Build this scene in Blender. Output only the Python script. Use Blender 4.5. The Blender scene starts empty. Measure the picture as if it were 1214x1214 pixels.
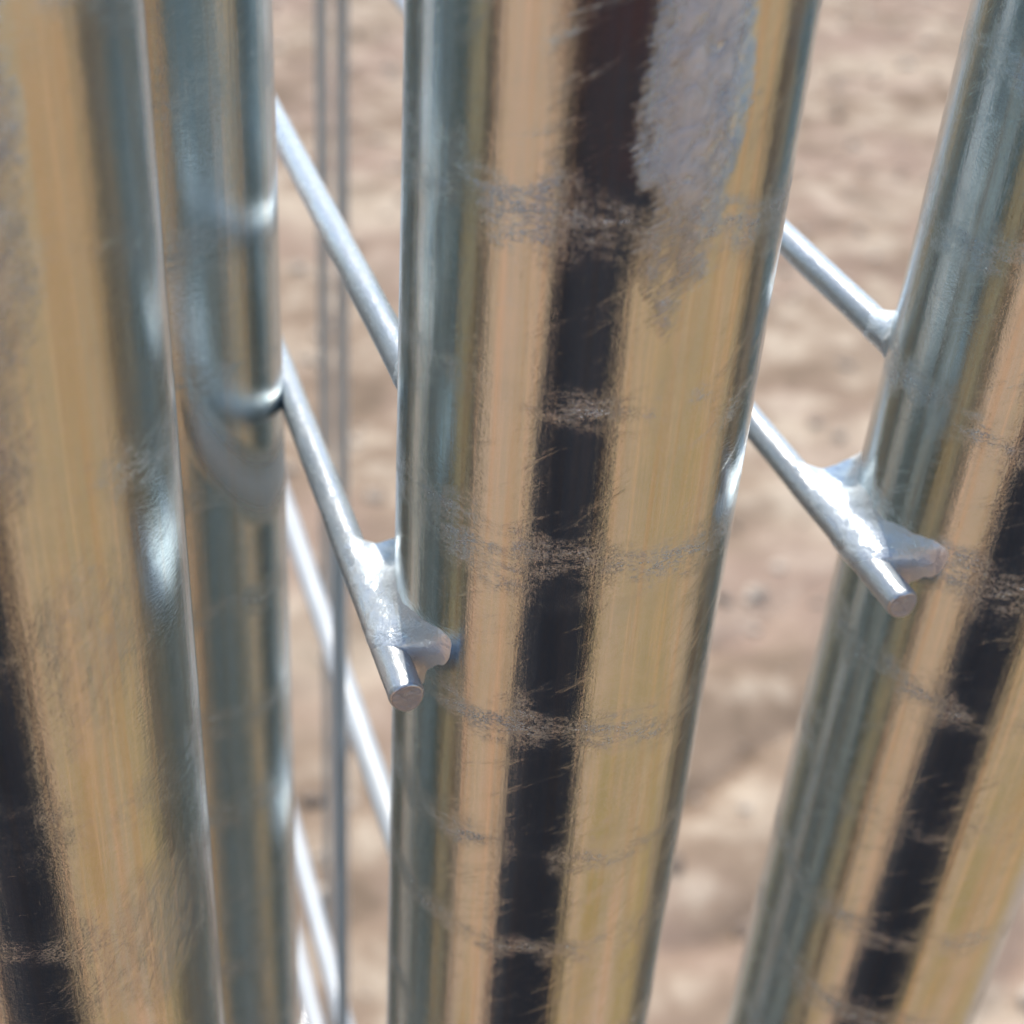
import bpy, bmesh, math, random
import numpy as np
from mathutils import Matrix, Vector
random.seed(7); rng = np.random.default_rng(11)
S = bpy.context.scene; COL = S.collection
H = 1.20                                   # lens height above the ground, metres

# ---------------------------------------------------------------- camera, sky, sun, exposure
cam = bpy.data.objects.new("camera", bpy.data.cameras.new("camera")); COL.objects.link(cam); S.camera = cam
ROT = Matrix(((0.95145952, 0.12221894, -0.28246648), (-0.30221409, 0.54466289, -0.78231003), (0.05823591, 0.82970168, 0.55516097)))
M4 = ROT.to_4x4(); M4.translation = Vector((0, 0, H)); cam.matrix_world = M4
cd = cam.data; cd.sensor_width = 36; cd.sensor_fit = 'HORIZONTAL'; cd.lens = 1735 / 1214 * 36
cd.clip_start = 0.005; cd.clip_end = 300
FWD = -ROT.col[2]
cd.dof.use_dof = True
cd.dof.focus_distance = Vector((0.040, 0.124, -0.108)).dot(FWD)
cd.dof.aperture_fstop = cd.lens / 2.45; cd.dof.aperture_blades = 0

SUN_AZ, SUN_EL = math.radians(8), math.radians(58)      # azimuth from +Y towards +X
world = bpy.data.worlds.new("World"); S.world = world; world.use_nodes = True
wn = world.node_tree.nodes; wl = world.node_tree.links
sky = wn.new("ShaderNodeTexSky"); sky.sky_type = 'NISHITA'; sky.sun_disc = False
sky.sun_elevation = SUN_EL; sky.sun_rotation = SUN_AZ; sky.air_density = 1.0; sky.dust_density = 0.6
bg = wn["Background"]; bg.inputs["Strength"].default_value = 0.15; wl.new(sky.outputs[0], bg.inputs[0])
sd = bpy.data.lights.new("sun", 'SUN'); sd.energy = 3.0; sd.angle = math.radians(0.5); sd.color = (1, 0.95, 0.87)
sun = bpy.data.objects.new("sun", sd); COL.objects.link(sun)
to_sun = Vector((math.sin(SUN_AZ) * math.cos(SUN_EL), math.cos(SUN_AZ) * math.cos(SUN_EL), math.sin(SUN_EL)))
sun.rotation_euler = to_sun.to_track_quat('Z', 'Y').to_euler()
S.view_settings.view_transform = 'Standard'; S.view_settings.look = 'None'
S.view_settings.exposure = 0.60; S.view_settings.gamma = 1
S.cycles.max_bounces = 9; S.cycles.glossy_bounces = 7; S.cycles.diffuse_bounces = 3; S.cycles.adaptive_threshold = 0.025

# ---------------------------------------------------------------- node helpers
class NT:
    def __init__(s, name):
        s.m = bpy.data.materials.new(name); s.m.use_nodes = True
        s.t = s.m.node_tree; s.t.nodes.clear(); s.out = s.n("ShaderNodeOutputMaterial")
    def n(s, typ, **kw):
        nd = s.t.nodes.new(typ)
        for k, v in kw.items(): setattr(nd, k, v)
        return nd
    def put(s, sock, v):
        if isinstance(v, bpy.types.NodeSocket): s.t.links.new(v, sock)
        elif v is not None: sock.default_value = v
    def math(s, op, a, b=None, c=None, clamp=False):
        nd = s.n("ShaderNodeMath", operation=op, use_clamp=clamp)
        for i, v in enumerate((a, b, c)):
            if v is not None: s.put(nd.inputs[i], v)
        return nd.outputs[0]
    def noise(s, vec, scale, detail=2, rough=0.5, dist=0.0):
        nd = s.n("ShaderNodeTexNoise"); s.put(nd.inputs["Vector"], vec)
        nd.inputs["Scale"].default_value = scale; nd.inputs["Detail"].default_value = detail
        nd.inputs["Roughness"].default_value = rough; nd.inputs["Distortion"].default_value = dist
        return nd.outputs["Fac"]
    def voro(s, vec, scale, out="Distance", feature='F1'):
        nd = s.n("ShaderNodeTexVoronoi", feature=feature); s.put(nd.inputs["Vector"], vec)
        nd.inputs["Scale"].default_value = scale
        return nd.outputs[out]
    def map(s, vec, scale=(1, 1, 1), loc=(0, 0, 0), rot=(0, 0, 0)):
        nd = s.n("ShaderNodeMapping"); s.put(nd.inputs["Vector"], vec)
        nd.inputs["Scale"].default_value = scale; nd.inputs["Location"].default_value = loc; nd.inputs["Rotation"].default_value = rot
        return nd.outputs[0]
    def step(s, v, a, b):                        # smoothstep a..b -> 0..1 (also reversed)
        nd = s.n("ShaderNodeMapRange", interpolation_type='SMOOTHSTEP'); s.put(nd.inputs[0], v)
        if a > b: nd.inputs[1].default_value, nd.inputs[2].default_value, nd.inputs[3].default_value, nd.inputs[4].default_value = b, a, 1, 0
        else: nd.inputs[1].default_value, nd.inputs[2].default_value = a, b
        return nd.outputs[0]
    def lerp(s, f, a, b):
        nd = s.n("ShaderNodeMix", data_type='FLOAT'); s.put(nd.inputs[0], f); s.put(nd.inputs[2], a); s.put(nd.inputs[3], b)
        return nd.outputs[0]
    def mixc(s, f, a, b):
        nd = s.n("ShaderNodeMix", data_type='RGBA'); s.put(nd.inputs[0], f)
        for i, v in ((6, a), (7, b)): s.put(nd.inputs[i], v if isinstance(v, bpy.types.NodeSocket) else (*v, 1))
        return nd.outputs[2]
    def ramp(s, v, stops):
        nd = s.n("ShaderNodeValToRGB"); s.put(nd.inputs[0], v); e = nd.color_ramp.elements
        for i, (p, c) in enumerate(stops):
            el = e[i] if i < 2 else e.new(p)
            el.position = p; el.color = (*c, 1)
        return nd.outputs[0]
    def bump(s, h, strength, dist, normal=None):
        nd = s.n("ShaderNodeBump"); s.put(nd.inputs["Height"], h); s.put(nd.inputs["Strength"], strength)
        nd.inputs["Distance"].default_value = dist
        if normal is not None: s.put(nd.inputs["Normal"], normal)
        return nd.outputs[0]
    def bsdf(s, color, rough=0.5, metal=0.0, normal=None, **kw):
        nd = s.n("ShaderNodeBsdfPrincipled")
        s.put(nd.inputs["Base Color"], color if isinstance(color, bpy.types.NodeSocket) else (*color, 1))
        s.put(nd.inputs["Roughness"], rough); s.put(nd.inputs["Metallic"], metal)
        if normal is not None: s.put(nd.inputs["Normal"], normal)
        for k, v in kw.items(): s.put(nd.inputs[k], v)
        return nd.outputs[0]
    def done(s, sh):
        s.t.links.new(sh, s.out.inputs[0]); return s.m
    def mixs(s, f, a, b):
        nd = s.n("ShaderNodeMixShader"); s.put(nd.inputs[0], f); s.t.links.new(a, nd.inputs[1]); s.t.links.new(b, nd.inputs[2])
        return nd.outputs[0]

# ---------------------------------------------------------------- materials
def zinc_post(name, seed, band_at, patches, frost=0.5, period=2.15, grit=0.0, base_rough=0.045, painted_reflection=False):
    """hot-dip zinc on a rolled tube; the UV map runs in centimetres: u round the tube, v along it.
    patches: (u, v, half u, half v, amount) of dull zinc bloom."""
    k = NT(name)
    uv = k.n("ShaderNodeUVMap", uv_map="wrap").outputs[0]
    p = k.map(uv, loc=(seed * 7.3, seed * 3.1, seed * 1.7))
    sp = k.n("ShaderNodeSeparateXYZ"); k.put(sp.inputs[0], uv); u, v = sp.outputs[0], sp.outputs[1]
    big = k.noise(p, 0.9, 3, 0.55)
    wob = k.noise(k.map(p, scale=(1, 0.6, 1)), 1.7, 4, 0.6)
    # dull bands round the tube left by the blow-off ring
    vv = k.math('ADD', v, k.math('MULTIPLY', k.math('SUBTRACT', wob, 0.5), 1.1))
    vv = k.math('ADD', vv, k.math('MULTIPLY', u, 0.10))
    lane = k.noise(k.map(p, scale=(0.02, 0.35, 1)), 1.0, 2)
    vv = k.math('ADD', vv, k.math('MULTIPLY', k.math('SUBTRACT', lane, 0.5), 1.6))
    fr = k.math('FRACT', k.math('DIVIDE', k.math('SUBTRACT', vv, band_at - period / 2), period))
    dist = k.math('ABSOLUTE', k.math('SUBTRACT', fr, 0.5))
    grain = k.noise(k.map(p, scale=(1, 1.6, 1)), 16, 4, 0.65)
    dd = k.math('ADD', dist, k.math('MULTIPLY', k.math('SUBTRACT', grain, 0.5), 0.16))
    thick = k.math('MULTIPLY', k.math('SUBTRACT', k.noise(k.map(p, scale=(0.25, 0.8, 1), loc=(5, 5, 0)), 1.0, 3), 0.5), 0.32)
    dd = k.math('SUBTRACT', dd, thick)
    band = k.step(dd, 0.25, 0.02)
    band = k.math('MULTIPLY', band, k.lerp(k.step(big, 0.38, 0.60), 0.15, 1.0))
    speck = k.step(k.noise(k.map(p, scale=(1, 1.4, 1)), 26, 3, 0.75), 0.44, 0.62)
    clump = k.step(k.noise(k.map(p, scale=(0.8, 2.4, 1)), 3.0, 4, 0.7), 0.36, 0.62)
    band = k.math('MULTIPLY', k.math('MULTIPLY', band, k.lerp(speck, 0.34, 1.0)), k.lerp(clump, 0.25, 1.0))
    # wisps: thin curved smears
    wp = k.map(k.map(p, rot=(0, 0, -0.55)), scale=(0.5, 2.6, 1))
    wisp = k.step(k.noise(wp, 1.6, 7, 0.74, 0.7), 0.50, 0.78)
    hair = k.noise(k.map(k.map(p, rot=(0, 0, -0.6)), scale=(1.2, 16, 1)), 2.2, 4, 0.7, 0.6)
    wisp = k.math('MULTIPLY', wisp, k.step(hair, 0.36, 0.62))
    f = k.math('MAXIMUM', k.math('MULTIPLY', band, frost), k.math('MULTIPLY', wisp, frost * 0.38))
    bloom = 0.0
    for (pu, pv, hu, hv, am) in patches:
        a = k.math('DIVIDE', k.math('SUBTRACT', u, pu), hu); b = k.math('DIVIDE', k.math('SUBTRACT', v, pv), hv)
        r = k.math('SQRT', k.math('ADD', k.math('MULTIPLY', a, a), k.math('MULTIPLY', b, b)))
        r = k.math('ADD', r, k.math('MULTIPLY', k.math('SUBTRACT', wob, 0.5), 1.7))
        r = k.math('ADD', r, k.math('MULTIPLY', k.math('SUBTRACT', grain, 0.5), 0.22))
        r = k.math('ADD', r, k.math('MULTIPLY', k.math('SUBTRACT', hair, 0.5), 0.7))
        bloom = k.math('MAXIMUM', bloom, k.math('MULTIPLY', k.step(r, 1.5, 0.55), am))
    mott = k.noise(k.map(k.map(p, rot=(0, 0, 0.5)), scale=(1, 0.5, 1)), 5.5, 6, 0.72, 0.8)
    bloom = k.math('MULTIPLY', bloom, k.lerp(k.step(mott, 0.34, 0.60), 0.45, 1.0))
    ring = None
    if painted_reflection:                                              # reflection of the cross wires painted as a pale band, dipping towards +X
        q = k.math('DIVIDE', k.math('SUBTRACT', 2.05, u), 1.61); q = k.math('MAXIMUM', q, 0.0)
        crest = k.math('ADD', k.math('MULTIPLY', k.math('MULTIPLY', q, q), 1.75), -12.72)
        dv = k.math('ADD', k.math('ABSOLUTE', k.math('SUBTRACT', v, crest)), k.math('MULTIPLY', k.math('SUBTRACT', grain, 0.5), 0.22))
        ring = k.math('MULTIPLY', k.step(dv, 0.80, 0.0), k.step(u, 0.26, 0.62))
        bloom = k.math('MAXIMUM', bloom, k.math('MULTIPLY', ring, k.lerp(grain, 0.5, 1.1)))  # painted wire reflection shares the zinc bloom mask
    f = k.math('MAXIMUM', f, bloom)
    # fine scratches in two directions, only where it was rubbed
    s1 = k.step(k.noise(k.map(p, scale=(3.2, 60, 1), rot=(0, 0, 0.25)), 1.0, 2, 0.6), 0.66, 0.74)
    s2 = k.step(k.noise(k.map(p, scale=(46, 4, 1), rot=(0, 0, -0.35)), 1.0, 2, 0.6), 0.68, 0.76)
    rub = k.step(k.noise(p, 0.7, 2), 0.42, 0.62)
    scr = k.math('MULTIPLY', k.math('MAXIMUM', s1, s2), rub)
    # crystal relief
    cr = k.voro(k.map(p, scale=(1.0, 1.7, 1)), 2.2, "Distance", 'DISTANCE_TO_EDGE')
    micro = k.noise(p, 75, 3, 0.7)
    fine = k.noise(k.map(p, scale=(1, 3.0, 1)), 11, 4, 0.6)
    long_ = k.noise(k.map(p, scale=(3.2, 0.10, 1)), 2.0, 3, 0.5)       # draw lines along the tube
    shard = k.voro(k.map(k.map(p, rot=(0, 0, 0.9)), scale=(1, 3.2, 1)), 5.0, "Color")
    h = k.math('MULTIPLY', fine, 0.22 + grit)
    h = k.math('ADD', h, k.math('MULTIPLY', k.math('ADD', k.math('MULTIPLY', shard, bloom), k.math('MULTIPLY', k.math('MULTIPLY', mott, bloom), 2.2)), 0.8))
    h = k.math('ADD', h, k.math('MULTIPLY', k.noise(p, 30, 4, 0.7), 0.12 + grit * 0.9))
    h = k.math('ADD', h, k.math('MULTIPLY', long_, 0.36))
    h = k.math('ADD', h, k.math('MULTIPLY', wob, 0.5))
    h = k.math('ADD', h, k.math('MULTIPLY', scr, -0.04))
    h = k.math('ADD', h, k.math('MULTIPLY', k.math('MULTIPLY', grain, f), 0.9))
    h = k.math('ADD', h, k.math('MULTIPLY', k.math('MULTIPLY', micro, k.math('ADD', f, 0.12)), 0.30))
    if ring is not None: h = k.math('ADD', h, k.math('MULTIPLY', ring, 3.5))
    nrm = k.bump(h, 1.0, 0.00011)
    tint = k.mixc(k.noise(p, 2.4, 4), (0.465, 0.59, 0.65), (0.585, 0.69, 0.735))
    st1 = k.step(k.noise(k.map(p, scale=(7, 0.13, 1)), 1.0, 4, 0.65), 0.46, 0.66)
    st2 = k.step(k.noise(k.map(p, scale=(15, 0.22, 1), loc=(3, 9, 0)), 1.0, 4, 0.65), 0.48, 0.70)
    tint = k.mixc(k.math('MULTIPLY', st1, 0.55), tint, (0.575, 0.555, 0.49))
    tint = k.mixc(k.math('MULTIPLY', st2, 0.5), tint, (0.74, 0.76, 0.76))
    rough = k.math('ADD', k.lerp(f, base_rough, 0.40), k.math('MULTIPLY', scr, 0.06))
    met = k.bsdf(tint, rough, 1.0, nrm)
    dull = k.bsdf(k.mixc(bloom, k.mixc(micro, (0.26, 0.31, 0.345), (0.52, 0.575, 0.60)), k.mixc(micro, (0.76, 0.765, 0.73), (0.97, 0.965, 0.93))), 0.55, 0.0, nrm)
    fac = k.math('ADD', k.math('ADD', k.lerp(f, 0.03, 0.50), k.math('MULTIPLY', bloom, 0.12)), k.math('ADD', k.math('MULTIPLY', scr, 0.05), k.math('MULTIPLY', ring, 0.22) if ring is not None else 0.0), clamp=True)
    return k.done(k.mixs(fac, met, dull))

def zinc_wire():
    k = NT("zinc_wire")
    p = k.n("ShaderNodeTexCoord").outputs["Object"]
    a = k.noise(k.map(p, scale=(1, 0.35, 1)), 900, 4, 0.65); b = k.noise(p, 2600, 2, 0.6); c = k.noise(p, 160, 3)
    h = k.math('ADD', k.math('MULTIPLY', a, 0.8), k.math('MULTIPLY', b, 0.35)); h = k.math('ADD', h, k.math('MULTIPLY', c, 1.2))
    nrm = k.bump(h, 1.0, 0.00016)
    met = k.bsdf(k.mixc(c, (0.76, 0.78, 0.79), (0.86, 0.87, 0.86)), k.lerp(a, 0.16, 0.34), 1.0, nrm)
    dull = k.bsdf(k.mixc(a, (0.34, 0.375, 0.40), (0.52, 0.55, 0.565)), 0.45, 0.0, nrm)
    return k.done(k.mixs(k.math('ADD', k.math('MULTIPLY', c, 0.6), 0.28), met, dull))

def zinc_weld():
    k = NT("zinc_weld")
    p = k.n("ShaderNodeTexCoord").outputs["Object"]
    a = k.noise(p, 420, 4, 0.6, 0.5); b = k.noise(p, 2400, 2, 0.6)
    h = k.math('ADD', k.math('MULTIPLY', a, 1.0), k.math('MULTIPLY', b, 0.25))
    nrm = k.bump(h, 1.0, 0.00034)
    met = k.bsdf((0.80, 0.86, 0.89), k.lerp(a, 0.20, 0.42), 1.0, nrm)
    dull = k.bsdf(k.mixc(b, (0.74, 0.80, 0.83), (0.95, 0.97, 0.98)), 0.5, 0.0, nrm)
    return k.done(k.mixs(0.45, met, dull))

def cut_end():
    k = NT("cut_wire_end")
    p = k.n("ShaderNodeTexCoord").outputs["Object"]
    a = k.noise(k.map(p, scale=(1, 1, 1.6), rot=(0, 0.6, 0)), 1100, 5, 0.7, 1.0)
    nrm = k.bump(a, 1.0, 0.0007)
    met = k.bsdf(k.mixc(a, (0.55, 0.56, 0.56), (0.80, 0.82, 0.82)), 0.34, 1.0, nrm)
    dull = k.bsdf(k.mixc(a, (0.44, 0.42, 0.39), (0.80, 0.79, 0.76)), 0.6, 0.0, nrm)
    return k.done(k.mixs(0.6, met, dull))

def sand_mat():
    k = NT("sandy_earth")
    p = k.n("ShaderNodeTexCoord").outputs["Object"]
    a = k.noise(p, 3.2, 5, 0.6); b = k.noise(p, 9, 4, 0.62); c = k.noise(k.map(p, scale=(1, 1.8, 1)), 1.1, 3, 0.55)
    base = k.ramp(b, [(0.34, (0.20, 0.143, 0.097)), (0.5, (0.30, 0.215, 0.148)), (0.64, (0.50, 0.40, 0.295))])
    pink = k.mixc(k.step(a, 0.42, 0.62), base, k.mixc(0.5, base, (0.38, 0.265, 0.205)))
    pale = k.mixc(k.math('MULTIPLY', k.step(c, 0.5, 0.68), 0.55), pink, (0.57, 0.46, 0.34))
    # the strip in front of the stack is bare ochre sand with trodden straw
    sp = k.n("ShaderNodeSeparateXYZ"); k.put(sp.inputs[0], p)
    near = k.step(k.math('ADD', sp.outputs[1], k.math('MULTIPLY', k.math('SUBTRACT', a, 0.5), 0.5)), 0.35, -0.15)
    ochre = k.ramp(k.noise(k.map(p, scale=(1.5, 0.8, 1), rot=(0, 0, 0.4)), 3.6, 5, 0.68), [(0.38, (0.24, 0.131, 0.054)), (0.46, (0.48, 0.255, 0.128)), (0.54, (0.68, 0.393, 0.262)), (0.62, (0.51, 0.266, 0.142))])
    side = k.math('MULTIPLY', k.step(sp.outputs[0], -0.3, 0.9), 0.06)
    straw = k.mixc(k.step(k.math('ADD', k.noise(k.map(p, loc=(4, 2, 0)), 3.4, 5, 0.68), side), 0.54, 0.60), ochre, (0.33, 0.195, 0.045))
    col = k.mixc(near, pale, straw)
    h = k.math('ADD', k.math('MULTIPLY', b, 1.0), k.math('MULTIPLY', k.noise(p, 90, 4, 0.7), 0.4))
    return k.done(k.bsdf(col, 0.95, 0.0, k.bump(h, 0.6, 0.012), **{"Specular IOR Level": 0.1}))

def pebble_mat():
    k = NT("pebble")
    p = k.n("ShaderNodeTexCoord").outputs["Object"]
    a = k.noise(p, 14, 3); b = k.noise(p, 120, 3)
    return k.done(k.bsdf(k.mixc(k.step(a, 0.4, 0.62), (0.22, 0.16, 0.115), (0.58, 0.475, 0.37)), 0.9, 0.0, k.bump(b, 0.5, 0.004)))

def cloth(name, c, rough=0.9):
    k = NT(name); p = k.n("ShaderNodeTexCoord").outputs["Object"]
    a = k.noise(p, 260, 3); b = k.noise(p, 6, 3)
    return k.done(k.bsdf(k.mixc(b, [x * 0.75 for x in c], [x * 1.25 for x in c]), rough, 0.0, k.bump(a, 0.4, 0.002)))

def grey_wire():
    k = NT("weathered_grey_wire"); p = k.n("ShaderNodeTexCoord").outputs["Object"]
    return k.done(k.bsdf(k.mixc(k.noise(p, 40, 3), (0.34, 0.37, 0.365), (0.47, 0.50, 0.49)), 0.5, 0.25))

def silver_wire():
    k = NT("dull_silver_wire"); p = k.n("ShaderNodeTexCoord").outputs["Object"]
    return k.done(k.bsdf(k.mixc(k.noise(p, 90, 3), (0.42, 0.44, 0.45), (0.56, 0.58, 0.59)), 0.5, 0.2))
MAT = dict(grey=grey_wire(), silver=silver_wire(), wire=zinc_wire(), weld=zinc_weld(), cut=cut_end(), sand=sand_mat(), pebble=pebble_mat(),
           black=cloth("black_cloth", (0.017, 0.013, 0.016)), maroon=cloth("maroon_knit", (0.055, 0.017, 0.016)),
           skin=cloth("skin", (0.42, 0.22, 0.15), 0.5), hair=cloth("brown_hair", (0.04, 0.02, 0.012), 0.5),
           phone=cloth("black_plastic", (0.02, 0.02, 0.02), 0.2), straw=cloth("dry_straw", (0.42, 0.33, 0.11)))

# ---------------------------------------------------------------- mesh helpers
def link(name, me, mats, parent=None, loc=(0, 0, 0)):
    o = bpy.data.objects.new(name, me); COL.objects.link(o); o.location = loc
    for m in (mats if isinstance(mats, (list, tuple)) else [mats]):
        if m.name not in [x.name for x in me.materials if x]: me.materials.append(m)
    if parent: o.parent = parent
    return o
def mesh_np(name, V, F, smooth=True):
    me = bpy.data.meshes.new(name)
    if isinstance(F, np.ndarray):                            # all faces alike: fill the arrays directly
        V = np.asarray(V, dtype=np.float32); nf, k = F.shape
        me.vertices.add(len(V)); me.vertices.foreach_set("co", V.ravel())
        me.loops.add(nf * k); me.loops.foreach_set("vertex_index", F.astype(np.int32).ravel())
        me.polygons.add(nf); me.polygons.foreach_set("loop_start", np.arange(0, nf * k, k, dtype=np.int32))
        me.update(calc_edges=True); me.validate()
    else:
        me.from_pydata([tuple(v) for v in V], [], [tuple(f) for f in F]); me.update()
    if smooth: me.polygons.foreach_set("use_smooth", [True] * len(me.polygons))
    return me
def empty(name, loc, label, cat, group=None):
    o = bpy.data.objects.new(name, None); COL.objects.link(o); o.location = loc; o.empty_display_size = 0.05
    o["label"] = label; o["category"] = cat
    if group: o["group"] = group
    return o

def smooth_noise1(n, step, r):
    k = r.normal(size=n // step + 3); x = np.arange(n) / step; i = x.astype(int); t = x - i; t = t * t * (3 - 2 * t)
    return k[i] * (1 - t) + k[i + 1] * t

R, RW = 0.021, 0.0022                                     # post and wire radii
def bumpfn(u, v, spec):
    """zinc run: grows slowly downwards and ends in a blunt lip"""
    pu, vt, vb, hw, hh = spec
    s = np.clip((vt - v) / (vt - vb), 0, 1.0)
    edge = np.clip((v - (vb - 0.008)) / 0.014, 0, 1); edge = edge * edge * (3 - 2 * edge)
    w = np.exp(-((u - pu - 0.0007 * np.sin(v * 420)) / hw) ** 2)
    return hh * s ** 1.5 * edge * w

def post_mesh(ztop, seed, runs=(), fine=True):
    """tube standing on z=0; u (uv) is zero on the side that faces -Y, growing towards +X"""
    r = np.random.default_rng(seed)
    zs = np.concatenate([np.linspace(0, H - 0.36, 40)[:-1], np.linspace(H - 0.36, H + 0.01, (520 if runs else 160) if fine else 12)[:-1], np.linspace(H + 0.01, ztop, 30)])
    n = (220 if runs else 128) if fine else 48; ang = np.linspace(-math.pi, math.pi, n + 1)[:-1]
    Z, A = np.meshgrid(zs, ang, indexing='ij')
    rad = np.full_like(Z, R)
    for q in range(7):                                       # very slight ovality and drawing waviness
        rad += 0.000012 * np.sin(A * (q % 3 + 2) + r.uniform(0, 6.28) + Z * r.uniform(-30, 30))
    for sp in runs: rad += bumpfn(A * R, Z, sp)
    X = np.sin(A) * rad; Y = -np.cos(A) * rad
    V = np.stack([X, Y, Z], -1).reshape(-1, 3)
    m = len(zs); I, J = np.meshgrid(np.arange(m - 1), np.arange(n), indexing='ij'); I = I.ravel(); J = J.ravel(); J2 = (J + 1) % n
    F = np.stack([I * n + J, I * n + J2, (I + 1) * n + J2, (I + 1) * n + J], -1)
    a0 = ang[J] * R * 100; a1 = a0 + 2 * math.pi / n * R * 100; z0 = (zs[I] - H) * 100; z1 = (zs[I + 1] - H) * 100
    UV = np.stack([a0, z0, a1, z0, a1, z1, a0, z1], -1)
    # wall thickness at the open top
    top = (m - 1) * n; base = len(V)
    ins = np.stack([np.sin(ang) * (R - 0.002), -np.cos(ang) * (R - 0.002), np.full(n, ztop)], -1)
    low = ins.copy(); low[:, 2] -= 0.05
    V = np.concatenate([V, ins, low])
    j = np.arange(n); j2 = (j + 1) % n
    F = np.concatenate([F, np.stack([top + j, top + j2, base + j2, base + j], -1), np.stack([base + j, base + j2, base + n + j2, base + n + j], -1)])
    UV = np.concatenate([UV, np.zeros((2 * n, 8))])
    me = mesh_np("post", V, F)
    uvl = me.uv_layers.new(name="wrap"); uvl.data.foreach_set("uv", np.array(UV, dtype=np.float32).ravel())
    return me

def wire_mesh(length, seed, end_cut=True, r=RW, axis='Y'):
    """round bar from y=0 (cut end, towards the viewer) to y=length"""
    g = np.random.default_rng(seed); n = 24
    ys = np.concatenate([[0.0, 0.00012, 0.00035, 0.0008], np.linspace(0.002, min(0.16, length * 0.6), 60), np.linspace(min(0.16, length * 0.6), length, 16)[1:]])
    rr = np.concatenate([[r * 0.84, r * 0.93, r * 0.985, r], np.full(len(ys) - 4, r)])
    if not end_cut: rr[:4] = r
    ang = np.linspace(0, 2 * math.pi, n, endpoint=False); V = []; F = []; MI = []
    off = np.cumsum(g.normal(0, 0.00001, len(ys)))
    for i, y in enumerate(ys):
        for a in ang:
            q = rr[i] * (1 + 0.012 * math.sin(3 * a + y * 300 + seed) + 0.008 * g.normal() * (i > 2))
            V.append((math.cos(a) * q + off[i], y + (0.00018 * math.sin(2 * a + 1) if i < 3 else 0), math.sin(a) * q))
    for i in range(len(ys) - 1):
        for j in range(n):
            F.append((i * n + j, (i + 1) * n + j, (i + 1) * n + (j + 1) % n, i * n + (j + 1) % n)); MI.append(0)
    ring = [j for j in range(n)]
    for rad_, dy in ((0.55, 0.0001), (0.25, -0.00008)):      # slightly uneven sheared face
        b = len(V)
        for a in ang: V.append((math.cos(a) * r * rad_, dy + 0.00005 * g.normal(), math.sin(a) * r * rad_))
        for j in range(n): F.append((ring[j], ring[(j + 1) % n], b + (j + 1) % n, b + j)); MI.append(1)
        ring = [b + j for j in range(n)]
    c = len(V); V.append((0, 0.0001, 0))
    for j in range(n): F.append((ring[j], ring[(j + 1) % n], c)); MI.append(1)
    me = mesh_np("wire", V, F)
    me.materials.append(MAT['wire']); me.materials.append(MAT['cut'] if end_cut else MAT['wire'])
    me.polygons.foreach_set("material_index", MI)
    if axis == 'Z': me.transform(Matrix.Rotation(math.radians(90), 4, 'X')); me.update()
    return me

def smin(a, b, k):
    h = np.clip(0.5 + 0.5 * (b - a) / k, 0, 1)
    return b * (1 - h) + a * h - k * h * (1 - h)

def iso_mesh(f, lo, hi, res, name):
    """surface nets of f = 0 on a box grid; vertices are then pulled onto the surface"""
    ax = [np.arange(lo[i], hi[i] + res, res) for i in range(3)]
    X, Y, Z = np.meshgrid(*ax, indexing='ij'); D = f(X, Y, Z); I = D < 0
    nx, ny, nz = D.shape
    c = np.zeros((nx - 1, ny - 1, nz - 1), int)
    for a in (0, 1):
        for b in (0, 1):
            for e in (0, 1): c += I[a:nx - 1 + a, b:ny - 1 + b, e:nz - 1 + e]
    act = (c > 0) & (c < 8); idx = -np.ones(act.shape, int); ii = np.argwhere(act); idx[act] = np.arange(len(ii))
    P = np.stack([ax[q][ii[:, q]] + res / 2 for q in range(3)], -1)
    e = res * 0.25
    for _ in range(5):
        d = f(*P.T)
        G = np.stack([f(P[:, 0] + e, P[:, 1], P[:, 2]) - f(P[:, 0] - e, P[:, 1], P[:, 2]),
                      f(P[:, 0], P[:, 1] + e, P[:, 2]) - f(P[:, 0], P[:, 1] - e, P[:, 2]),
                      f(P[:, 0], P[:, 1], P[:, 2] + e) - f(P[:, 0], P[:, 1], P[:, 2] - e)], -1) / (2 * e)
        g2 = (G ** 2).sum(-1) + 1e-9
        stp = -(d / g2)[:, None] * G; ln = np.linalg.norm(stp, axis=1, keepdims=True)
        P = P + stp * np.minimum(1, res * 0.5 / (ln + 1e-12))
    F = []
    for q in range(3):
        sl0 = [slice(None)] * 3; sl1 = [slice(None)] * 3; sl0[q] = slice(0, -1); sl1[q] = slice(1, None)
        A, B = I[tuple(sl0)], I[tuple(sl1)]
        o1, o2 = (q + 1) % 3, (q + 2) % 3
        for (mask, flip) in ((A & ~B, False), (~A & B, True)):
            w = np.argwhere(mask)
            w = w[(w[:, o1] > 0) & (w[:, o2] > 0) & (w[:, o1] < D.shape[o1] - 1) & (w[:, o2] < D.shape[o2] - 1)]
            q4 = []
            for (d1, d2) in ((1, 1), (0, 1), (0, 0), (1, 0)):
                t = w.copy(); t[:, o1] -= d1; t[:, o2] -= d2; q4.append(idx[t[:, 0], t[:, 1], t[:, 2]])
            q4 = np.stack(q4, -1); F.append(q4[:, ::-1] if flip else q4)
    F = np.concatenate(F); F = F[(F >= 0).all(1)]
    return P, F

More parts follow.
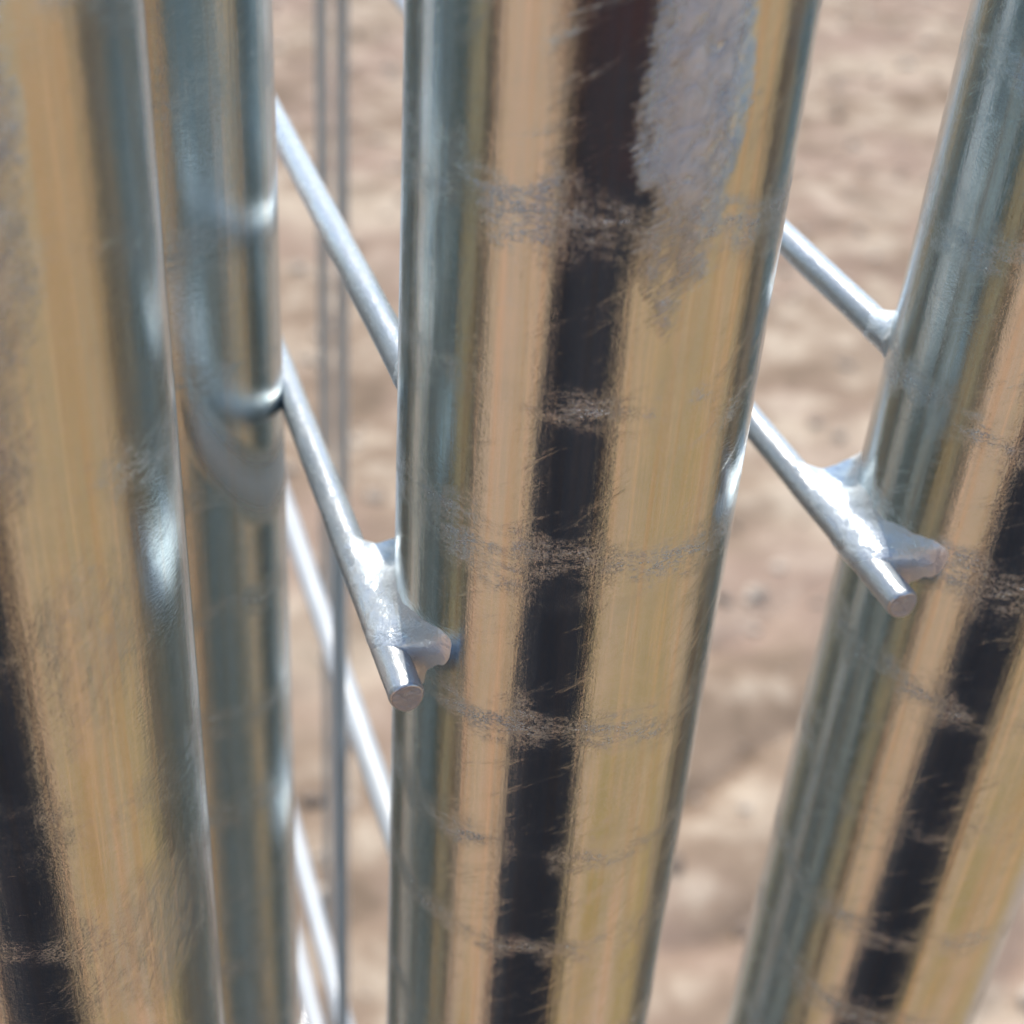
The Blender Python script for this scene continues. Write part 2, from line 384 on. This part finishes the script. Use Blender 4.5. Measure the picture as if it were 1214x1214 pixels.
def weld_mesh(wx, y_end, y_back, kk, blobs, lo, hi, seed, res=0.0003):
    """weld metal and zinc: a web between a wire along Y (at x=wx, z=0) and a post on the origin, flaring onto the post"""
    ph = np.random.default_rng(seed).uniform(0, 6.28, 6)
    def f(X, Y, Z):
        wob = 0.00003 * np.sin(X * 2300 + Z * 1500 + ph[3]) * np.sin(Y * 2000 + Z * 900 + ph[4]) + 0.00010 * (np.sin(X * 900 + ph[0]) * np.sin(Y * 700 + ph[1]) + np.sin(Z * 800 + ph[2] + Y * 500))
        dt = np.sqrt(X * X + Y * Y) - R
        dw = np.maximum(np.sqrt((X - wx) ** 2 + Z * Z) - RW, y_end - 0.002 - Y)
        qx = np.abs(X - wx * 0.5) - abs(wx) * 0.5 + 0.0004
        qy = np.abs(Y - (y_end + y_back) / 2) - (y_back - y_end) / 2 + 0.001
        qz = np.abs(Z - 0.00025) - 0.0007
        web = np.sqrt(np.maximum(qx, 0) ** 2 + np.maximum(qy, 0) ** 2 + np.maximum(qz, 0) ** 2) + np.minimum(np.maximum(qx, np.maximum(qy, qz)), 0) - 0.0009
        for (a, b, ra, rb) in blobs:                        # tapering ridges of weld metal from a to b
            a = np.array(a); ab = np.array(b) - a
            t = np.clip(((X - a[0]) * ab[0] + (Y - a[1]) * ab[1] + (Z - a[2]) * ab[2]) / (ab @ ab), 0, 1)
            q = np.sqrt((X - a[0] - t * ab[0]) ** 2 + (Y - a[1] - t * ab[1]) ** 2 + (Z - a[2] - t * ab[2]) ** 2) - (ra + (rb - ra) * t)
            web = smin(web, q, 0.003)
        d = smin(dt + 0.0003, web, kk)
        d = smin(d, dw + 0.0003, 0.0024)
        return d + wob
    P, F = iso_mesh(f, lo, hi, res, "weld")
    # keep only what stands proud of the post and the wire
    dt = np.sqrt(P[:, 0] ** 2 + P[:, 1] ** 2) - R
    dw = np.sqrt((P[:, 0] - wx) ** 2 + P[:, 2] ** 2) - RW
    proud = np.minimum(dt, np.where(P[:, 1] > y_end - 0.002, dw, 1)) > -0.0002
    F = F[proud[F].any(1)]
    used = np.unique(F); re = -np.ones(len(P), int); re[used] = np.arange(len(used))
    return mesh_np("weld", P[used], re[F])

# ---------------------------------------------------------------- the ground
def vnoise(x, y, cell, seed):
    g = np.random.default_rng(seed).normal(size=(256, 256))
    fx, fy = x / cell, y / cell; ix, iy = np.floor(fx).astype(int), np.floor(fy).astype(int)
    tx, ty = fx - ix, fy - iy; tx = tx * tx * (3 - 2 * tx); ty = ty * ty * (3 - 2 * ty)
    q = lambda a, b: g[a % 256, b % 256]
    return (q(ix, iy) * (1 - tx) + q(ix + 1, iy) * tx) * (1 - ty) + (q(ix, iy + 1) * (1 - tx) + q(ix + 1, iy + 1) * tx) * ty
def ground_h(x, y):
    h = 0.008 * vnoise(x, y, 0.35, 1) + 0.004 * vnoise(x, y, 0.12, 2) + 0.0018 * vnoise(x, y, 0.06, 3)
    rut = np.exp(-((x - 0.62) / 0.45) ** 2) * np.exp(-((y - 1.1) / 0.6) ** 2)
    s = (y - 0.25 * x + 0.03 * vnoise(x, y, 0.2, 5)) / 0.19
    h = h + rut * 0.022 * (1 - np.abs(np.sin(math.pi * s)) ** 0.35 * 2 + 1) * -1
    foot = np.exp(-((x / 0.5) ** 4)) * np.exp(-(((y - 1.0) / 1.5) ** 4))          # trodden flat below the fence
    return h * (1 - 0.6 * foot)
t = np.linspace(-1, 1, 401); sg = np.sign(t) * (2.2 * np.abs(t) + 60 * np.abs(t) ** 5)
GX, GY = np.meshgrid(sg + 0.3, sg + 0.8, indexing='ij')
GZ = ground_h(GX, GY) - 0.015
n = 401; ids = np.arange(n * n).reshape(n, n)
gF = np.stack([ids[:-1, :-1], ids[1:, :-1], ids[1:, 1:], ids[:-1, 1:]], -1).reshape(-1, 4)
ground = link("ground", mesh_np("ground", np.stack([GX, GY, GZ], -1).reshape(-1, 3), gF), MAT['sand']); ground["kind"] = "structure"
ground["label"] = "sunlit pinkish sandy earth, out of focus behind the posts"

# loose clods and pebbles
ico = bmesh.new(); bmesh.ops.create_icosphere(ico, subdivisions=1, radius=1); ico.verts.ensure_lookup_table()
IV = np.array([v.co[:] for v in ico.verts]); IF = np.array([[v.index for v in f.verts] for f in ico.faces]); ico.free()
PV, PF = [], []
for i in range(5200):
    x, y = rng.uniform(-2.2, 3.0), rng.uniform(-2.5, 4.6)
    s = 0.003 + 0.014 * rng.random() ** 3.0
    sc = np.array([rng.uniform(0.8, 1.4), rng.uniform(0.8, 1.4), rng.uniform(0.45, 0.8)]) * s
    v = IV * sc * (1 + 0.18 * rng.normal(size=(len(IV), 1))); a = rng.uniform(0, 6.28)
    v = v @ np.array([[math.cos(a), -math.sin(a), 0], [math.sin(a), math.cos(a), 0], [0, 0, 1]])
    v += np.array([x, y, float(ground_h(np.array(x), np.array(y))) - 0.015 + sc[2] * 0.3])
    PF.append(IF + len(IV) * len(PV)); PV.append(v)
peb = link("pebbles", mesh_np("pebbles", np.concatenate(PV), np.concatenate(PF), False), MAT['pebble'])
peb["kind"] = "stuff"; peb["label"] = "small clods and pebbles strewn over the sandy earth"; peb["category"] = "pebbles"

V, F = [], []
for c in range(150):
    x0, y0 = rng.uniform(-2.2, 1.6), rng.uniform(-2.4, -0.05)
    if x0 * x0 + (y0 + 0.4) ** 2 < 0.1: continue
    sp = rng.uniform(0.02, 0.09); z = float(ground_h(np.array(x0), np.array(y0))) - 0.02
    for b_ in range(int(rng.uniform(15, 55))):
        x, y = x0 + rng.normal() * sp, y0 + rng.normal() * sp; a = rng.uniform(0, 6.28); L = rng.uniform(0.02, 0.09); w = 0.0015
        dx, dy = math.cos(a), math.sin(a); lean = rng.uniform(0.3, 0.95); b0 = len(V)
        V += [(x - dy * w, y + dx * w, z), (x + dy * w, y - dx * w, z), (x + dx * L * lean * .5 + dy * w * .8, y + dy * L * lean * .5 - dx * w * .8, z + L * .6), (x + dx * L * lean * .5 - dy * w * .8, y + dy * L * lean * .5 + dx * w * .8, z + L * .6), (x + dx * L * lean, y + dy * L * lean, z + L * (1.05 - lean * .6))]
        F += [(b0, b0 + 1, b0 + 2, b0 + 3), (b0 + 3, b0 + 2, b0 + 4)]
gr = link("dry_grass", mesh_np("dry_grass", V, F, False), MAT['straw']); gr["kind"] = "stuff"
gr["label"] = "tufts of dry yellow grass on the sand, mirrored as yellow streaks in the posts"

# ---------------------------------------------------------------- the fence panels
GROUP = "fence panels stacked on edge"
DEPTH = 2.10                                             # panel length, front post to far post
ZTOP = H + 0.22
def z_of(zrel): return H + zrel

weld_main = weld_mesh(-(R + RW - 0.0001), -0.0038, 0.0175, 0.0060, [((-0.0214, -0.0030, 0.0002), (-0.0177, -0.0082, 0.0042), 0.0008, 0.0001)],
                      (-0.028, -0.019, -0.012), (-0.004, 0.026, 0.020), 3)
weld_back = weld_mesh(-0.0158, 0.0138, 0.0180, 0.0032, [], (-0.023, 0.007, -0.008), (-0.010, 0.026, 0.008), 5)
wire_main = wire_mesh(DEPTH + 0.012, 1)
wire_back = wire_mesh(DEPTH - 0.012, 2, False)
wire_up = wire_mesh(ZTOP - 0.08, 3, False, 0.0024, 'Z')
wire_up.materials[0] = MAT['grey']; wire_up.materials[1] = MAT['grey']
plain_post = post_mesh(ZTOP, 50, (), False)

# label, x, y, tilt, materials, runs, main wire z, back wire z
def u_of(deg): return math.radians(deg) * R * 100
panels = [
 ("galvanised fence panel at the left edge, its wide post streaked and grainy", (-0.0095, 0.1412), (0, 0), 1.0, -9.6,
  [(u_of(9), -4.2, 0.36, 2.6, 0.45), (u_of(21), -9.7, 0.42, 1.0, 0.26), (u_of(32), -14.4, 0.8, 0.9, 0.30)], [], -0.114, -0.084, 0.4, 0.07),
 ("galvanised fence panel set back between the left edge and the middle post, bluish grey", (0.0075, 0.2080), (0.005, 0), 2.0, -10.2,
  [], [], -0.116, -0.084, 0.5, 0.10),
 ("galvanised fence panel in the middle, its post mirroring a broad dark stripe", (0.0579, 0.1416), (0, 0), 3.0, -7.55,
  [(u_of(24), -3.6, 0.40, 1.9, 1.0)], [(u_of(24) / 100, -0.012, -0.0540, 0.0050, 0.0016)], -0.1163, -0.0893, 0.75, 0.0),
 ("galvanised fence panel at the right edge, leaning hard towards the lower left", (0.1246, 0.1408 + 0.0240), (0, 0.022), 4.0, -11.2,
  [], [], -0.1130, -0.0885, 0.8, 0.03),
]
front_az = math.degrees(math.atan2(0.0579, 0.1416))
first = None
for i, (lab, (px, py), tilt, seed, band_at, patches, runs, z1, z0, frost, grit) in enumerate(panels):
    # bloom positions are given relative to the side of the post that faces the lens
    faz = math.degrees(math.atan2(px, py)) * -1
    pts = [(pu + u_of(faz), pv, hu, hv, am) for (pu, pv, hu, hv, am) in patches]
    root = empty("fence_panel" if i == 0 else "fence_panel.%03d" % i, (px, py, 0), lab, "fence panel", GROUP)
    root.rotation_euler = (tilt[1], tilt[0], 0)
    rr = [(u_of(faz) / 100 + a, b + H, c + H, d, e) for (a, b, c, d, e) in runs]
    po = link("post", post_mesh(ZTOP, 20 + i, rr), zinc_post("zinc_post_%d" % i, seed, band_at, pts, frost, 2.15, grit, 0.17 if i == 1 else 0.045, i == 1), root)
    link("post", plain_post, bpy.data.materials["zinc_post_0"], root, (0, DEPTH, 0))
    link("horizontal_wire", wire_main, [], root, (-(R + RW - 0.0001), -0.0131, z_of(z1)))
    link("horizontal_wire", wire_back, [], root, (-0.0158, 0.0120, z_of(z0)))
    link("weld", weld_main, MAT['weld'], root, (0, 0, z_of(z1)))
    link("weld", weld_back, MAT['weld'], root, (0, 0, z_of(z0)))
    for zz in (-0.86,):
        link("horizontal_wire", wire_main, [], root, (-(R + RW - 0.0001), -0.0131, z_of(zz)))
        link("horizontal_wire", wire_back, [], root, (-0.0158, 0.0120, z_of(zz + 0.032)))
        link("weld", weld_main, MAT['weld'], root, (0, 0, z_of(zz)))
        link("weld", weld_back, MAT['weld'], root, (0, 0, z_of(zz + 0.032)))
    for yy in (0.353, 0.389, 0.72, 0.756, 1.09, 1.126, 1.45, 1.486, 1.82, 1.856):
        link("vertical_wire", wire_up, [], root, (-(R + RW) + 0.004, yy, 0.05))
# two more of the stack, beyond the left edge of the picture but mirrored in the posts
for i, (lab, px, py) in enumerate((("galvanised fence panel set back in the stack, beyond the left edge", -0.0640, 0.2080),
                                   ("galvanised fence panel in the front row of the stack, beyond the left edge", -0.0765, 0.1412))):
    root = empty("fence_panel.%03d" % (5 + i), (px, py, 0), lab, "fence panel", GROUP)
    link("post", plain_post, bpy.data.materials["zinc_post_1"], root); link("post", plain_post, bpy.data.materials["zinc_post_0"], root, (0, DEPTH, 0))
    link("horizontal_wire", wire_main, [], root, (-(R + RW - 0.0001), -0.0131, z_of(-0.115)))
    link("horizontal_wire", wire_back, [], root, (-0.0158, 0.0120, z_of(-0.084)))
    link("weld", weld_main, MAT['weld'], root, (0, 0, z_of(-0.115)))
# the fifth panel, hidden but for its cross wires
root = empty("fence_panel.004", (0.0792, 0.2080, 0), "galvanised fence panel hidden behind the middle post, only blurred white cross wires showing", "fence panel", GROUP)
link("post", post_mesh(ZTOP, 31), zinc_post("zinc_post_4", 5.0, -8, [], 0.5), root)
link("post", plain_post, bpy.data.materials["zinc_post_0"], root, (0, DEPTH, 0))
dull_wire = wire_mesh(DEPTH + 0.012, 1, True, 0.0027); dull_wire.materials[0] = MAT['silver']; dull_wire.materials[1] = MAT['silver']
rod = wire_mesh(H - 0.205, 9, False, 0.0014, 'Z'); rod.materials[0] = MAT['silver']; rod.materials[1] = MAT['silver']
link("vertical_wire", rod, [], root, (0.0495 - 0.0792, 0.239 - 0.208, 0.04))
for z1, dx in ((-0.232, 0), (-0.366, 0), (-0.428, 0)):
    link("horizontal_wire", dull_wire, [], root, (-(R + RW - 0.0001) + dx, -0.0131, z_of(z1)))
    link("weld", weld_main, MAT['weld'], root, (0, 0, z_of(z1)))
link("horizontal_wire", wire_back, [], root, (-0.0158, 0.0120, z_of(-0.210)))
link("weld", weld_back, MAT['weld'], root, (0, 0, z_of(-0.210)))

# ---------------------------------------------------------------- the person taking the picture, seen only as a reflection
PF_ = Vector((math.sin(math.radians(22.2)), math.cos(math.radians(22.2)), 0)); PR_ = Vector((PF_.y, -PF_.x, 0))
person = empty("person", (*(PF_ * -0.43 + PR_ * 0.035)[:2], 0), "person in maroon jumper and long black skirt, mirrored as the dark stripe in the posts", "person")
person.rotation_euler = (0, 0, -math.radians(22.2))
def skinned(name, verts, edges, mat, parent, sub=2):
    me = bpy.data.meshes.new(name); me.from_pydata([v[:3] for v in verts], edges, []); me.update()
    o = link(name, me, mat, parent)
    md = o.modifiers.new("skin", 'SKIN'); md.use_smooth_shade = True
    for k, v in enumerate(verts): me.skin_vertices[0].data[k].radius = (v[3], v[4] if len(v) > 4 else v[3])
    me.skin_vertices[0].data[0].use_root = True
    sb = o.modifiers.new("sub", 'SUBSURF'); sb.levels = sub; sb.render_levels = sub
    return o
bv = [(0, 0, 0.88, .15, .10), (0, 0, 1.02, .125, .09), (0, 0, 1.18, .15, .10), (0, 0, 1.30, .13, .085), (0, .01, 1.375, .05), (0, .02, 1.44, .052),
      (0, .035, 1.51, .072, .085), (0, .03, 1.59, .06, .075)]
be = [(0, 1), (1, 2), (2, 3), (3, 4), (4, 5), (5, 6), (6, 7)]
def chain(start, pts):
    prev = start
    for q in pts: bv.append(q); be.append((prev, len(bv) - 1)); prev = len(bv) - 1
    return prev
for s in (-1, 1):
    chain(0, [(s * .09, 0, .80, .085), (s * .095, .02, .47, .058), (s * .095, -.01, .25, .05), (s * .10, -.02, .09, .036), (s * .105, .06, .04, .036), (s * .11, .14, .03, .028)])
    w = chain(3, [(s * .165, 0, 1.30, .055), (s * .24, .05, 1.07, .042), (s * .15, .24, 1.10, .034), (s * .105, .345, 1.145, .024, .03), (s * .088, .385, 1.155, .030, .018)])
    for q, (dz, ln) in enumerate(((.034, .030), (.014, .034), (-.006, .032), (-.024, .026))):      # four fingers round the phone
        chain(w, [(s * .092, .410, 1.165 + dz, .0085), (s * .086, .410 + ln * .5, 1.170 + dz, .008), (s * .060, .404 + ln * .42, 1.172 + dz, .007)])
    chain(w, [(s * .070, .385, 1.178, .010), (s * .055, .392, 1.196, .0085)])
skinned("body", bv, be, MAT['skin'], person)
tv = [(0, 0, 0.93, .19, .12), (0, 0, 1.05, .18, .11), (0, 0, 1.20, .19, .12), (0, 0, 1.31, .145, .10), (0, .008, 1.365, .062)]
te = [(0, 1), (1, 2), (2, 3), (3, 4)]
bv, be = tv, te
for s in (-1, 1): chain(3, [(s * .17, 0, 1.30, .068), (s * .245, .05, 1.07, .055), (s * .165, .215, 1.095, .046)])
skinned("jumper", bv, be, MAT['maroon'], person)
V, F = [], []; m, n = 26, 64
for i in range(m):
    tt = i / (m - 1); z = 1.04 - 0.91 * tt; ax, ay = 0.205 + 0.095 * tt ** 0.7, 0.128 + 0.09 * tt ** 0.8
    for j in range(n):
        a = 2 * math.pi * j / n; fo = 1 + 0.05 * tt * math.sin(9 * a + 2 * tt) + 0.02 * tt * math.sin(23 * a)
        V.append((math.cos(a) * ax * fo, math.sin(a) * ay * fo, z))
F = [(i * n + j, (i + 1) * n + j, (i + 1) * n + (j + 1) % n, i * n + (j + 1) % n) for i in range(m - 1) for j in range(n)]
link("skirt", mesh_np("skirt", V, F), MAT['black'], person)
skinned("hair", [(0, .0, 1.60, .085, .085), (0, -.05, 1.54, .08, .06), (0, -.065, 1.44, .06, .04)], [(0, 1), (1, 2)], MAT['hair'], person)
# the phone held just behind the lens
bm = bmesh.new(); bmesh.ops.create_cube(bm, size=1); bmesh.ops.scale(bm, vec=(0.155, 0.008, 0.073), verts=bm.verts)
bmesh.ops.bevel(bm, geom=list(bm.edges), offset=0.0035, segments=3, affect='EDGES')
me = bpy.data.meshes.new("mobile_phone"); bm.to_mesh(me); bm.free()
ph = empty("mobile_phone", (0, 0, 0), "black mobile phone held out level in both hands of the person", "phone")
q = ROT.to_4x4() @ Matrix.Rotation(math.radians(90), 4, 'X'); q.translation = Vector((0, 0, H)) - FWD * 0.0125 + ROT.col[0] * 0.045 - ROT.col[1] * 0.012
ph.matrix_world = q
link("phone_body", me, MAT['phone'], ph)
bm = bmesh.new()
for k in range(3): bmesh.ops.create_cone(bm, cap_ends=True, segments=24, radius1=0.007, radius2=0.0065, depth=0.0016, matrix=Matrix.Translation((-0.063 + 0.018 * k + 0.018, 0.0045, 0.018)) @ Matrix.Rotation(math.radians(90), 4, 'X'))
me = bpy.data.meshes.new("lens"); bm.to_mesh(me); bm.free(); link("lens_ring", me, MAT['phone'], ph)
